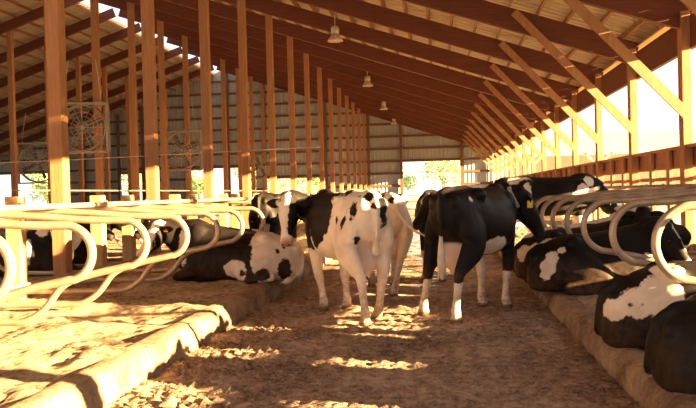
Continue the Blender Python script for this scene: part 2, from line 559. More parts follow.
for i, y in enumerate(LY):
    lab = f'looped steel stall divider, {nth(i+1)} from the camera on the left of the alley'
    if base is None: base = make_divider(pl, lab, 'stall dividers left of the alley', (0, y, 0))
    else: dup(base, (0, y, 0), label=lab)
RY = [4.3, 5.45, 6.25, 7.75, 9.25, 10.45, 11.7, 12.9, 13.95, 15.25, 16.4, 17.6]
pr = divider_path(4.12, 1.62, 1, .28, 1.29, .72, .38)
base = None
for i, y in enumerate(RY[2:]):
    lab = f'looped steel stall divider, {nth(i+1)} from the camera on the right of the alley'
    if base is None: base = make_divider(pr, lab, 'stall dividers right of the alley', (0, y, 0))
    else: dup(base, (0, y, 0), label=lab)
po = divider_path(-5.36, -7.9, 1, .22, 1.26, .83, .33)
base = None
for i, y in enumerate([11.9, 13.1, 14.3, 15.6, 16.8, 18.0]):
    lab = f'dim steel stall divider beyond the left posts, {nth(i+1)} from the camera'
    if base is None: base = make_divider(po, lab, 'stall dividers beyond the left posts', (0, y, 0))
    else: dup(base, (0, y, 0), label=lab)
def rail(x, z, y0, y1, label, r=.03):
    bm = bmesh.new(); add_tube(bm, [(x, y0, z), (x, (y0+y1)/2, z), (x, y1, z)], r, 10)
    tag(obj('neck_rail', bm, M['tube'], None, True), label, 'rail')
rail(-4.05, 1.395, 3.2, 24, 'long steel neck rail resting on the left stall dividers')
rail(3.15, 1.43, 5.5, 20, 'long steel neck rail resting on the right stall dividers')
rail(-5.37, 1.60, 5, 40, 'thin upper pipe fixed behind the tall left posts', .008)
rail(-5.13, .42, 5, 40, 'low pipe fixed along the foot of the left posts', .025)

# cables across the barn
bm = bmesh.new(); add_tube(bm, catmull([(-20, 22.4, 2.75), (-13, 22.2, 2.62), (-5.1, 21.9, 2.72), (-3.2, 21.9, 2.75)], 6), .014, 6)
tag(obj('cable', bm, M['wire'], None, True), 'thin pale cable strung across behind the tall left posts', 'cable')

# gates at the far end of the alley
def gate(x0, x1, y, label, h=1.35, nb=5):
    t = thing('gate', label, 'gate', ((x0+x1)/2, y, 0))
    w = x1-x0
    bm = bmesh.new()
    for s in (-1, 1): add_tube(bm, [(s*w/2, 0, .05), (s*w/2, 0, h/2), (s*w/2, 0, h)], .035, 8)
    obj('gate_frame', bm, M['tube'], t, True)
    for k in range(nb):
        bm = bmesh.new(); add_tube(bm, [(-w/2, 0, .2+k*(h-.25)/(nb-1)), (0, 0, .2+k*(h-.25)/(nb-1)), (w/2, 0, .2+k*(h-.25)/(nb-1))], .025, 8)
        obj('bar', bm, M['tube'], t, True)
gate(-2.3, .2, 33, 'steel pipe gate across the alley behind the cows')
gate(-2.5, 1.6, 58, 'pipe gate standing before the far doorway', 1.2, 4)

# ------------------------------------------------------------------ fans and lamps
def make_fan(label, loc, rz, R=.68):
    t = thing('barn_fan', label, 'fan', loc, rz, 'big fans hung on the posts')
    bm = bmesh.new()
    for s in (-1, 1):
        add_box(bm, (s*(R+.05), 0, 0), (.07, .3, 2*R+.17)); add_box(bm, (0, 0, s*(R+.05)), (2*R+.17, .3, .07))
    obj('housing', bm, M['fan_metal'], t)
    bm = bmesh.new()
    for dy in (-.13, .13):
        add_tube(bm, [(R*math.cos(a), dy, R*math.sin(a)) for a in [2*PI*k/28 for k in range(29)]], .035, 6, False)
    obj('ring', bm, M['fan_metal'], t, True)
    bm = bmesh.new()
    for q in (.2, .4, .55):
        add_tube(bm, [(q*math.cos(a), -.15, q*math.sin(a)) for a in [2*PI*k/20 for k in range(21)]], .008, 4, False)
    for k in range(8):
        a = PI*k/8; add_tube(bm, [(-R*math.cos(a), -.15, -R*math.sin(a)), (0, -.16, 0), (R*math.cos(a), -.15, R*math.sin(a))], .008, 4)
    obj('guard', bm, M['wire'], t, True)
    for k in range(4):
        a = PI/2*k+.4; bm = bmesh.new()
        Rm = Matrix.Rotation(-a, 3, 'Y') @ Matrix.Rotation(.5, 3, 'X')
        add_box(bm, Matrix.Rotation(-a, 3, 'Y') @ V((R*.52, 0, 0)), (R*.75, .012, .2), Rm)
        obj('blade', bm, M['dark_metal'], t)
    bm = bmesh.new(); add_tube(bm, [(0, -.02, 0), (0, .1, 0), (0, .24, 0)], .12, 14); obj('motor', bm, M['dark_metal'], t, True)
    for s in (-1, 1):
        bm = bmesh.new(); add_tube(bm, [(s*R*.8, 0, R), (s*R*.8, 0, R+.3), (s*R*.6, .05, R+1.6)], .012, 6)
        obj('hanger', bm, M['wire'], t)
    return t
make_fan('large round fan beside the nearest tall left post', (-12.35, 27.0, 4.0), .15, .8)
make_fan('square-framed round fan right of the second tall left post', (-12.4, 38.0, 3.75), .1, .9)
make_fan('smaller-looking round fan before the far end wall, near the fourth tall post', (-12.4, 55.5, 3.5), .1, .8)
make_fan('dim round fan at the far left edge under the left roof', (-20.1, 38.6, 3.4), .2, .95)
def lathe(bm, prof, n=20):
    add_rings(bm, [[V((r*math.cos(2*PI*k/n), r*math.sin(2*PI*k/n), z)) for k in range(n)] for r, z in prof])
M['lampm'] = plain('lamp_metal', (.62, .52, .42), .4, .3)
for k, (y, z, word) in enumerate([(24.3, 6.1, 'nearest and largest'), (35.6, 6.2, 'second nearest'), (46.4, 6.25, 'third'), (57.2, 6.3, 'farthest and smallest')]):
    x = -3.0
    t = thing('hanging_lamp', f'bell-shaped metal barn lamp hung from the rafters, {word} of the row', 'lamp', (x, y, z), 0, 'barn lamps under the right roof')
    bm = bmesh.new(); lathe(bm, [(.11, .21), (.15, .14), (.24, .02), (.235, .0), (.14, .12), (.09, .19)]); obj('reflector', bm, M['lampm'], t, True)
    bm = bmesh.new(); lathe(bm, [(.07, .2), (.12, .24), (.13, .4), (.09, .45), (.03, .47)]); obj('housing', bm, M['lampm'], t, True)
    bm = bmesh.new(); lathe(bm, [(.03, .18), (.07, .12), (.075, .06), (.03, .02)], 12); obj('bulb', bm, plain('bulb_glass', (.85, .8, .7), .2), t, True)
    zt = zr(x)+.42 - z
    bm = bmesh.new(); add_tube(bm, [(0, 0, .46), (0, 0, (.46+zt)/2), (0, 0, zt)], .015, 6); obj('rod', bm, M['wire'], t)

# ------------------------------------------------------------------ cows
def ell_ring(c, a, b, n=22, p=2.0):
    out = []
    for k in range(n):
        t = 2*PI*k/n; ct, st = math.cos(t), math.sin(t)
        out.append(c + a*(math.copysign(abs(ct)**(2/p), ct)) + b*(math.copysign(abs(st)**(2/p), st)))
    return out

def limb(bm, js, lat=V((0, 1, 0)), n=14):
    """js: (pos, r_foreaft, r_lateral); smooth tapering closed limb"""
    P = [V(j[0]) for j in js]
    Pc = catmull(P, 4); ra = catmull([V((j[1], j[2], 0)) for j in js], 4)
    T = frames(Pc); rings = []
    for i, p in enumerate(Pc):
        l = (lat - T[i]*lat.dot(T[i])).normalized(); f = l.cross(T[i])
        rings.append(ell_ring(p, f*max(.012, ra[i].x), l*max(.012, ra[i].y), n))
    add_rings(bm, rings)

# torso sections: x, top z, bottom z, half width, height fraction of the widest level
TORSO = [(-.90, 1.30, 1.08, .07), (-.86, 1.37, .98, .15), (-.78, 1.41, .90, .215), (-.66, 1.435, .84, .25), (-.50, 1.45, .80, .275), (-.36, 1.46, .74, .30),
         (-.18, 1.435, .68, .335), (.02, 1.425, .645, .37), (.22, 1.425, .64, .375), (.40, 1.435, .655, .335), (.54, 1.455, .68, .28),
         (.68, 1.45, .72, .235), (.80, 1.41, .78, .19), (.88, 1.35, .86, .12)]
TORSO_L = [(-.93, .33, .10, .10), (-.90, .41, .04, .20), (-.80, .53, .01, .30), (-.66, .62, .0, .36), (-.50, .675, .0, .40), (-.36, .70, .0, .42),
           (-.18, .70, .0, .43), (.02, .73, .0, .44), (.22, .77, .0, .43), (.40, .81, .0, .39), (.54, .85, .02, .33), (.68, .85, .06, .27), (.80, .81, .14, .21), (.88, .75, .24, .13)]
def torso_rings(lying):
    rings = []
    for x, zt, zb, w in (TORSO_L if lying else TORSO):
        if lying:
            zt2, zb2, w2 = zt, zb, w
        else: zt2, zb2, w2 = zt, zb, w
        n = 26; ring = []
        H2 = zt2-zb2; zc = zb2 + H2*(.46 if not lying else .40)
        for k in range(n):
            t = 2*PI*k/n; c, s = math.cos(t), math.sin(t)
            if s >= 0:   # upper half: roof-like with a ridge along the spine, boxy over the hips
                pw = 2.0 if x > -.25 else 2.35
                yy = w2*math.copysign(abs(c)**(2/pw), c); zz = zc + (zt2-zc)*(abs(s)**(2/pw))
                zz -= .02*abs(c)
            else:
                pw = 2.2 if not lying else 2.8
                yy = w2*math.copysign(abs(c)**(2/pw), c); zz = zc - (zc-zb2)*(abs(s)**(2/pw))
            ring.append(V((x, yy, zz)))
        rings.append(ring)
    return rings

def cow(P):
    """P: label, pos(x,y,z), rz(deg), lying, hoof offsets, poll, hdir, tail, patches ..."""
    S = P.get('scale', 1.0); lying = P.get('lying', False)
    rz = math.radians(P['rz'])
    W = Matrix.Translation(V(P['pos'])) @ Matrix.Rotation(rz, 4, 'Z') @ Matrix.Scale(S, 4)
    Wi = W.inverted()
    def toloc(p): return Wi @ V(p)
    root = thing('cow', P['label'], 'cow', P['pos'], rz, 'dairy cows in the barn')
    root.scale = (S, S, S)
    bm = bmesh.new()
    add_rings(bm, torso_rings(lying))
    dz = -.60 if lying else 0
    # hip hooks, pin bones, tail head, shoulder
    for s in (-1, 1):
        if lying: add_ell(bm, (-.42, s*.24, .60), (.1, .08, .08)); add_ell(bm, (-.84, s*.12, .42), (.08, .07, .07))
        else: add_ell(bm, (-.40, s*.195, 1.345), (.13, .105, .085)); add_ell(bm, (-.82, s*.11, 1.27), (.08, .07, .09))
        add_ell(bm, (.50, s*.17, 1.12+dz*.9), (.17, .12, .27), Matrix.Rotation(.25, 3, 'Y'))
        if lying: add_ell(bm, (.3, s*.2, .36), (.3, .19, .3))
    add_ell(bm, (-.72, 0, .53 if lying else 1.39), (.14, .07, .06)); add_ell(bm, (.6, 0, 1.42+dz), (.2, .07, .06))
    hind, front = [], []
    if not lying:
        hoofs = P.get('hoofs', {})
        for s, key in ((1, 'L'), (-1, 'R')):
            H = [((-.56, s*.13, 1.16), .25, .13), ((-.57, s*.20, .98), .245, .12), ((-.56, s*.225, .82), .21, .105), ((-.64, s*.205, .68), .15, .085), ((-.735, s*.18, .55), .088, .058),
                 ((-.735, s*.17, .47), .068, .052), ((-.72, s*.17, .32), .048, .043), ((-.71, s*.17, .19), .048, .045), ((-.70, s*.17, .135), .06, .055), ((-.675, s*.17, .08), .055, .056), ((-.655, s*.17, .045), .07, .066), ((-.65, s*.17, .0), .078, .07)]
            Fq = [((.56, s*.14, 1.06), .15, .09), ((.52, s*.185, .90), .13, .085), ((.52, s*.19, .76), .10, .075), ((.535, s*.185, .60), .082, .068), ((.55, s*.18, .48), .062, .06), ((.555, s*.175, .42), .062, .058),
                  ((.545, s*.17, .32), .046, .043), ((.545, s*.17, .19), .045, .044), ((.55, s*.17, .13), .056, .054), ((.575, s*.17, .08), .052, .054), ((.595, s*.17, .045), .068, .066), ((.60, s*.17, .0), .076, .068)]
            for nm, J in (('H'+key, H), ('F'+key, Fq)):
                if nm in hoofs:
                    tx, ty = hoofs[nm]
                    q = toloc((tx, ty, P['pos'][2]))
                    off = V((q.x-J[-1][0][0], q.y-J[-1][0][1], 0))
                    z0 = .9
                    J = [((a[0]+off.x*min(1, max(0, (z0-a[2])/z0))**1.15, a[1]+off.y*min(1, max(0, (z0-a[2])/z0))**1.15, a[2]), r1, r2) for a, r1, r2 in J]
                limb(bm, J)
        if P.get('udder', True):
            u = P.get('uscale', 1.0)
            add_ell(bm, (-.40, 0, .76), (.25*u, .18*u, .21*u)); add_ell(bm, (-.50, 0, .68), (.17*u, .16*u, .17*u))
            for a, b in ((-.3, .07), (-.3, -.07), (-.52, .07), (-.52, -.07)):
                limb(bm, [((a, b, .62), .03, .03), ((a, b, .52), .022, .022), ((a, b, .47), .015, .015)], n=8)
    else:
        for s in (-1, 1):
            k = P.get('lean', 1)
            out = 1.0 if s == k else .72
            limb(bm, [((-.60, s*.10, .42), .2, .16), ((-.54, s*.24, .34), .25, .16), ((-.30, s*.36*out, .27), .21, .13), ((-.12, s*.42*out, .17), .13, .10), ((-.30, s*.46*out, .11), .10, .075),
                      ((-.58, s*.47*out, .085), .06, .055), ((-.45, s*.50*out, .06), .045, .045), ((-.28, s*.52*out, .05), .05, .045), ((-.20, s*.53*out, .045), .055, .05)])
            limb(bm, [((.52, s*.18, .42), .17, .12), ((.50, s*.24, .26), .13, .10), ((.66, s*.24, .15), .085, .07), ((.86, s*.20, .09), .06, .06), ((.80, s*.17, .06), .045, .045), ((.62, s*.14, .05), .04, .045), ((.52, s*.13, .045), .055, .05)])
    # neck and head
    if lying: d_poll, d_dir = (1.22, 0, 1.02), (.75, 0, -.62)
    else: d_poll, d_dir = (1.32, 0, 1.36), (.6, 0, -.8)
    poll = toloc(P['poll']) if 'poll' in P else V(d_poll)
    Rz = Matrix.Rotation(-rz, 3, 'Z')
    f = (Rz @ V(P['hdir'])).normalized() if 'hdir' in P else V(d_dir).normalized()
    if 'hup' in P: up = Rz @ V(P['hup'])
    else: up = V((0, 0, 1))
    up = (up - f*up.dot(f))
    if up.length < .2: up = V((1, 0, 0)) - f*f.x
    up.normalize(); side = up.cross(f).normalized()
    b0 = V((.52, 0, 1.16+dz)); b1 = V((.78, 0, 1.18+dz))
    nape = poll - up*.09 - f*.02
    mid = (b1+nape)/2 + V((0, 0, .0))
    ax = (nape-b1); latv = V((0, 0, 1)).cross(ax.normalized()) if ax.length > .05 else V((0, 1, 0))
    if latv.length < .1: latv = V((0, 1, 0))
    latv.normalize()
    NJ = [(b0, .27, .17), (b1, .235, .145), (mid, .175, .115), (nape, .135, .095), (nape+f*.07-up*.02, .10, .085)]
    Pc = catmull([j[0] for j in NJ], 4); rc = catmull([V((j[1], j[2], 0)) for j in NJ], 4); T = frames(Pc); rings = []
    for i, p in enumerate(Pc):
        t_ = i/(len(Pc)-1)
        l = (V((0, 1, 0))*(1-t_) + side*t_)
        if V((0, 1, 0)).dot(side) < -.2: l = V((0, 1, 0))*(1-t_) + side*t_ + V((0, .01, 0))
        l = (l - T[i]*l.dot(T[i]))
        l = l.normalized() if l.length > .15 else latv
        rings.append(ell_ring(p, T[i].cross(l)*rc[i].x, l*rc[i].y, 16))
    add_rings(bm, rings)
    HD = [(-.05, .05, .045, -.05), (-.02, .085, .075, -.075), (.05, .105, .11, -.10), (.12, .108, .132, -.118), (.19, .108, .135, -.122), (.27, .085, .118, -.115), (.35, .068, .095, -.105),
          (.42, .062, .078, -.098), (.47, .070, .075, -.10), (.52, .072, .068, -.102), (.555, .052, .048, -.105)]
    hr = []
    for t_, w, h, off in HD: hr.append(ell_ring(poll + f*t_ + up*off, side*w*1.12, up*h*1.04, 18, 2.3))
    add_rings(bm, hr)
    for s in (-1, 1): add_ell(bm, poll+f*.165+side*s*.088-up*.05, (.035, .035, .035))   # brow
    # tail
    tail = P.get('tail')
    if tail: tp = [toloc(q) for q in tail]
    elif lying: tp = [V((-.80, 0, .53)), V((-.90, .02, .46)), V((-.945, .06, .3)), V((-.93, .18, .12)), V((-.84, .32, .06))]
    else: tp = [V((-.80, 0, 1.38)), V((-.90, 0, 1.35)), V((-.925, 0, 1.15)), V((-.92, 0, max(.85, P.get('tz', .68)+.12))), V((-.91, .01, P.get('tz', .68)))]
    tc = catmull(tp, 4)
    limb(bm, [(tp[0], .04, .045)] + [(q, max(.017, .035-.006*i), max(.017, .035-.006*i)) for i, q in enumerate(tp[1:])], lat=V((0, 1, .01)), n=8)
    # remesh into one continuous skin
    me = bpy.data.meshes.new('tmp'); bm.to_mesh(me); bm.free()
    o = bpy.data.objects.new('tmp', me); COL.objects.link(o)
    m = o.modifiers.new('r', 'REMESH'); m.mode = 'VOXEL'; m.voxel_size = P.get('vox', .0165); m.use_smooth_shade = True
    m2 = o.modifiers.new('s', 'SMOOTH'); m2.factor = .5; m2.iterations = 5
    dg = bpy.context.evaluated_depsgraph_get(); ev = o.evaluated_get(dg)
    me2 = bpy.data.meshes.new_from_object(ev)
    bpy.data.objects.remove(o); bpy.data.meshes.remove(me)
    # ears joined on afterwards (too thin for the voxels)
    bm = bmesh.new(); bm.from_mesh(me2)
    n0 = len(bm.verts)
    eartips = []
    for s in (-1, 1):
        e0 = poll + f*.035 + side*s*.085 - up*.055
        ed = (side*s*.95 - up*.18 - f*.12).normalized()
        fw = (f*.25+up*.95).normalized(); fw = (fw-ed*fw.dot(ed)).normalized(); up_e = ed.cross(fw)
        rings = []
        for k, (a, w, th) in enumerate([(-.02, .025, .02), (.03, .04, .022), (.08, .058, .016), (.13, .055, .012), (.175, .032, .009), (.2, .008, .006)]):
            c = e0+ed*a
            rings.append([c + up_e*w*math.cos(q) + fw*(th*math.sin(q) - .012*math.cos(2*q)) for q in [2*PI*j/12 for j in range(12)]])
        add_rings(bm, rings); eartips.append((e0+ed*.10, ed, fw, up_e))
    bmesh.ops.recalc_face_normals(bm, faces=bm.faces[:])
    bm.to_mesh(me2); bm.free()
    # colour attributes
    me2.attributes.new('coat', 'FLOAT', 'POINT'); me2.attributes.new('tint', 'FLOAT_COLOR', 'POINT'); me2.attributes.new('dirt', 'FLOAT', 'POINT')
    base = P.get('base', -1); patches = P.get('patches', [])
    legw = P.get('legwhite', .5)
    cv, tv, dv = [], [], []
    pink = (.72, .54, .43); muz = P.get('muzzle', (.05, .035, .03)); mz = poll+f*.53-up*.10
    for v in me2.vertices:
        p = v.co; val = .5*base
        for q in patches:
            r = q[4] if len(q) > 4 else .1
            R3 = r if isinstance(r, tuple) else (r, r, r)
            d = V(((p.x-q[1])/R3[0], (p.y-q[2])/R3[1], (p.z-q[3])/R3[2])).length
            sd = (1-d)*min(R3)
            if q[0] > 0: val = max(val, sd)
            else: val = min(val, -sd)
        if not lying and legw: 
            if p.z < legw: val = max(val, (legw-p.z))
        if 'blaze' in P:
            rel = p-poll; t_ = rel.dot(f); sdv = rel.dot(side); uu = rel.dot(up)
            if -.1 < t_ < .62 and abs(sdv) < .14 and uu > -.3:
                val = max(val, (P['blaze'] - abs(sdv-P.get('boff', 0))) if uu > -.14 else -.1)
                if t_ > .44 and P.get('whitemuz'): val = max(val, t_-.44)
        a = 0; c = pink
        if not lying and P.get('udder', True):
            d = V(((p.x+.43)/.30, p.y/.19, (p.z-.68)/.23)).length
            if d < 1.12 and p.z < .86 and -.72 < p.x < -.12 and abs(p.y) < .185: a = min(1, (1.12-d)*7); 
        dm = (p-mz).length
        if dm < .10: a = min(1, (.10-dm)*25); c = muz
        if not lying and p.z < .055: a, c = 1, (.16, .11, .07)
        cv.append(val); tv += [*c, a]
        if lying: dv.append(max(0, min(1, 1.1-p.z*2.2))*P.get('dirt', .22))
        else: dv.append(max(0, min(1, (.62-p.z)*1.8))*P.get('dirt', .8))
    A_ = me2.attributes
    A_['coat'].data.foreach_set('value', cv); A_['tint'].data.foreach_set('color', tv); A_['dirt'].data.foreach_set('value', dv)
    me2.materials.clear(); me2.name = 'cow_body'
    mesh_obj('body', me2, M['coat'], root, True)
    for s in (-1, 1):
        bm = bmesh.new(); add_ell(bm, poll + f*.175+side*s*.117-up*.068, (.024, .024, .022), seg=10)
        obj('eye', bm, M['eye'], root, True)
        bm = bmesh.new(); add_ell(bm, poll + f*.548+side*s*.036-up*.075, (.014, .014, .012), seg=8)
        obj('nostril', bm, M['eye'], root, True)
    # tail switch
    e = tc[-1]; d = P.get('swdir'); d = (Rz @ V(d)).normalized() if d else (V((0, 0, -1)) if not lying else (tc[-1]-tc[-2]).normalized())
    L = P.get('swlen', .34 if not lying else .2)
    bm = bmesh.new()
    rnd = random.Random(P['rz']*7+len(P['label']))
    pts = [e-d*.05, e+d*L*.2, e+d*L*.5, e+d*L*.8, e+d*L]
    add_tube(bm, pts, [.016, .034, .045, .035, .008], 10)
    for k in range(14):
        a = rnd.random()*2*PI; o1 = V((math.cos(a), math.sin(a), 0))*.028
        add_tube(bm, [e+d*.02, e+o1+d*L*.45, e+o1*1.5+d*L*(.8+.3*rnd.random())], [.01, .012, .003], 5)
    if P.get('switch', True): obj('tail_switch', bm, M['switch_'+P.get('sw', 'w')], root, True)
    else: bm.free()
    if 'tag' in P:
        k, ms = P['tag']
        c, ed, fw, ue = eartips[k]
        bm = bmesh.new(); R = Matrix((ue, ed, fw)).transposed()
        tc_ = c + fw*.022 - V((0, 0, .015))
        if P.get('tagflat'):
            vd = V((-fw.x, -fw.y, 0)).normalized(); vd = (Rz @ V((-.1, -1, .1))).normalized()
            sd_ = V((0, 0, 1)).cross(vd).normalized(); R = Matrix((vd.cross(sd_), sd_, vd)).transposed(); tc_ = c + ed*.03 - V((0, 0, .06)) + vd*.02
            fw = vd
        add_box(bm, tc_, (.085, .06, .006), R, .002)
        add_ell(bm, tc_+fw*.006, (.012, .012, .006), R, 8)
        o = obj('ear_tag', bm, M[ms], root)
        o['label'] = ('yellow' if ms == 'tag_y' else 'orange-red') + ' plastic ear tag'
    if 'collar' in P:
        t_ = .72; c = b1.lerp(nape, t_); ax = (nape-b1).normalized()
        l = side*t_+V((0, 1, 0))*(1-t_); l = (l-ax*l.dot(ax)).normalized(); u_ = ax.cross(l)
        bm = bmesh.new(); rings = []
        for k in range(25):
            q = 2*PI*k/24; o1 = l*math.cos(q)*.122 + u_*math.sin(q)*.178
            n_ = o1.normalized()
            rings.append([c+o1+ax*.02+n_*.008, c+o1-ax*.02+n_*.008, c+o1-ax*.02-n_*.006, c+o1+ax*.02-n_*.006])
        add_rings(bm, rings)
        o = obj('collar', bm, M[P['collar']], root)
    return root

#COWS_BEGIN
COWS = []
COWS.append(dict(id='A', label='white cow with black shoulder and spots standing rear-on, head turned back to the camera', pos=(-1.12, 9.42, 0), rz=119, scale=1.025,
    hoofs=dict(HL=(-.82, 8.66), HR=(-.74, 9.12), FL=(-1.45, 9.85), FR=(-1.17, 9.95)),
    poll=(-1.82, 9.62, 1.40), hdir=(-.02, -.40, -.92), hup=(0, -1, .3), base=1, blaze=.075, boff=-.055, whitemuz=True, muzzle=(.30, .16, .11), legwhite=.5, sw='w',
    patches=[(-1, .38, .35, 1.24, (.74, .5, .50)), (-1, .95, .0, 1.25, (.4, .5, .5)), (-1, -.28, .2, 1.42, (.25, .22, .09)), (1, .12, .36, .80, (.025, .1, .12)), (1, .62, .3, 1.25, (.02, .2, .16)),
             (-1, -.765, .20, 1.25, (.05, .1, .11)), (-1, -.65, .26, 1.13, (.035, .12, .10)), (-1, -.48, .28, 1.11, (.035, .12, .07)), (-1, -.78, .17, .91, .05),
             (-1, -.84, .05, 1.38, .06), (-1, -.92, .03, 1.27, .045), (-1, -.88, -.10, 1.24, (.1, .055, .17)), (-1, -.74, .11, 1.38, .03)], swlen=.16, tz=.9, uscale=1.05))
COWS.append(dict(id='B', label='black cow with white lower legs and full udder standing in the alley, seen from behind', pos=(.44, 9.66, 0), rz=64, scale=1.035,
    hoofs=dict(HL=(-.21, 9.40), HR=(.157, 8.72), FR=(.80, 9.92), FL=(.52, 10.05)),
    poll=(1.14, 10.36, 1.37), hdir=(.40, .10, -.82), tagflat=True, base=-1, legwhite=.44, tag=(0, 'tag_y'), collar='chain', sw='w', tz=.88, swlen=.42, uscale=1.1, patches=[(1, -.08, -.24, .74, (.24, .16, .15)), (1, .52, .18, .45, (.2, .14, .25)), (1, -.61, -.21, 1.31, .03)]))
COWS.append(dict(id='C', label='mostly white cow half hidden behind the spotted cow, tail swung right', pos=(-.78, 11.75, 0), rz=100,
    hoofs=dict(HR=(-.66, 11.08)), base=1, tail=[(-.64, 10.98, 1.39), (-.60, 10.86, 1.36), (-.52, 10.80, 1.15), (-.36, 10.78, .95), (-.16, 10.76, .84)], swdir=(.9, 0, -.45), swlen=.25, sw='w',
    patches=[(-1, -.69, .14, 1.38, .08), (-1, -.91, .01, 1.34, .05), (-1, -.3, 0, 1.3, .3)]))
COWS.append(dict(id='D', label='black cow with tan collar facing left beyond the black standing cow', pos=(.2, 13.45, 0), rz=238,
    poll=(-.14, 12.5, 1.37), hdir=(-.52, -.3, -.72), base=-1, collar='collar', patches=[]))
COWS.append(dict(id='E', label='large black cow with white shoulder band standing in the right stalls', pos=(1.93, 14.55, .22), rz=0,
    poll=(2.98, 14.5, 1.32), hdir=(.5, -.2, -.8), base=-1, sw='b', legwhite=.75, patches=[(1, -.58, -.16, 1.38, (.14, .1, .09)), (1, -.44, -.25, 1.43, (.13, .12, .05)), (1, -.38, -.29, 1.14, (.07, .12, .2)), (1, .70, -.15, 1.33, (.09, .15, .10)), (1, .58, -.26, 1.2, .10), (1, .46, -.31, 1.08, .08)]))
COWS.append(dict(id='F', label='dark cow standing in the left stalls behind the turned white-faced head', pos=(-2.85, 13.85, .25), rz=80, scale=.86, base=-1, patches=[]))
COWS.append(dict(id='G', label='black and white cow lying in the left stall with spotted white rump at the curb', pos=(-2.88, 11.25, .24), rz=182, lying=True,
    poll=(-4.02, 11.05, 1.08), hdir=(-.30, -.62, -.68), base=-1, tag=(1, 'tag_o'), lean=1, sw='w', muzzle=(.6, .4, .3), whitemuz=True, blaze=.09, patches=[(1, -.72, .2, .38, (.5, .7, .6)), (1, -.05, .5, .17, .17), (-1, -.22, .46, .44, (.07, .2, .14)), (-1, -.17, .53, .15, .05), (-1, -.27, .53, .16, .035), (-1, -.44, .52, .12, (.1, .3, .08)), (-1, -.72, .36, .16, (.09, .25, .16)), (1, .74, .21, .52, (.07, .3, .3)), (-1, -.62, .33, .43, .025), (-1, -.70, .25, .46, .02), (-1, -.55, .36, .40, .018)]))
COWS.append(dict(id='H', label='black cow with white belly lying beyond the posts at far left', pos=(-6.9, 12.5, .22), rz=5, lying=True, base=-1, patches=[(1, .30, -.4, .45, (.06, .2, .25)), (1, .1, -.1, .72, .11), (1, .5, -.2, .75, .12), (1, -.15, -.1, .7, .05)], vox=.022))
COWS.append(dict(id='I', label='white-faced dark cow lying beyond the third short left post', pos=(-6.9, 13.7, .22), rz=0, lying=True, base=-1, blaze=.06, whitemuz=True, patches=[(1, .7, -.2, .7, .1), (1, .3, -.3, .6, .14)], vox=.022))
COWS.append(dict(id='Q', label='dark patched cow lying in left stalls behind the spotted-rump cow', pos=(-3.35, 12.6, .23), rz=180, lying=True, base=-1, patches=[(1, -.5, .1, .6, .14), (1, .1, .3, .5, .1)], vox=.022))
COWS.append(dict(id='J', label='black cow with large white rump patch lying at the right curb', pos=(2.20, 6.58, .15), rz=2, lying=True, base=-1, dirt=.25, patches=[(1, -.88, -.18, .35, (.11, .16, .09)), (1, -.73, -.3, .42, (.15, .17, .12)), (1, -.56, -.35, .48, (.15, .22, .2)), (1, -.50, -.42, .34, (.09, .14, .13)), (1, -.48, -.2, .66, (.11, .2, .12)), (-1, -.78, -.27, .40, .015), (-1, -.74, -.3, .43, .018), (-1, -.70, -.31, .40, .014)], lean=-1))
COWS.append(dict(id='K', label='all black cow lying nearest the camera at the lower right corner', pos=(2.24, 5.16, .15), rz=2, lying=True, base=-1, dirt=.15, patches=[], lean=-1))
COWS.append(dict(id='L', label='black cow with white thigh patch lying in the right stall, white muzzle to the right', pos=(1.98, 9.88, .2), rz=2, lying=True, base=-1, lean=-1,
    poll=(2.66, 9.62, .99), hdir=(.30, -.25, -.62), whitemuz=True, blaze=.01, muzzle=(.7, .45, .38), dirt=.3, patches=[(1, -.68, -.3, .44, .08), (1, -.74, -.32, .33, .1), (1, -.77, -.31, .24, .06), (1, -.57, -.31, .52, .05), (1, .39, -.37, .44, .04)]))
COWS.append(dict(id='M', label='dark cow with spotted white rump lying just behind the white-thighed right cow', pos=(1.95, 11.1, .2), rz=0, lying=True, base=-1, dirt=.4, poll=(2.66, 10.85, 1.14), hdir=(-.2, -.6, -.7), patches=[(1, -.82, -.2, .38, .12), (1, -.69, -.3, .43, .11), (1, -.53, -.33, .5, .1), (1, -.42, -.34, .53, .06), (-1, -.66, -.34, .41, .028), (-1, -.75, -.28, .36, .022)], vox=.02))
COWS.append(dict(id='N', label='white cow with dark spots lying in the right stalls beneath the standing black cow', pos=(2.15, 12.32, .2), rz=0, lying=True, base=1, dirt=1, poll=(2.85, 12.1, 1.2), hdir=(.1, -.7, -.6), patches=[(-1, -.38, -.28, .66, .1), (-1, .07, -.2, .62, .12), (-1, .35, -.3, .5, .16), (-1, .8, 0, .7, .3)], vox=.022))
for P in COWS: cow(P)
#COWS_END

# ------------------------------------------------------------------ outside
bm = bmesh.new()
for x0, x1, y0, y1 in [(XL-150, XL, -60, 260), (XR+.2, 200, -60, 260), (XL, XR+.2, YE+3, 260)]:
    add_box(bm, ((x0+x1)/2, (y0+y1)/2, -.25), (x1-x0, y1-y0, .2))
struct('ground', bm, M['ground'])

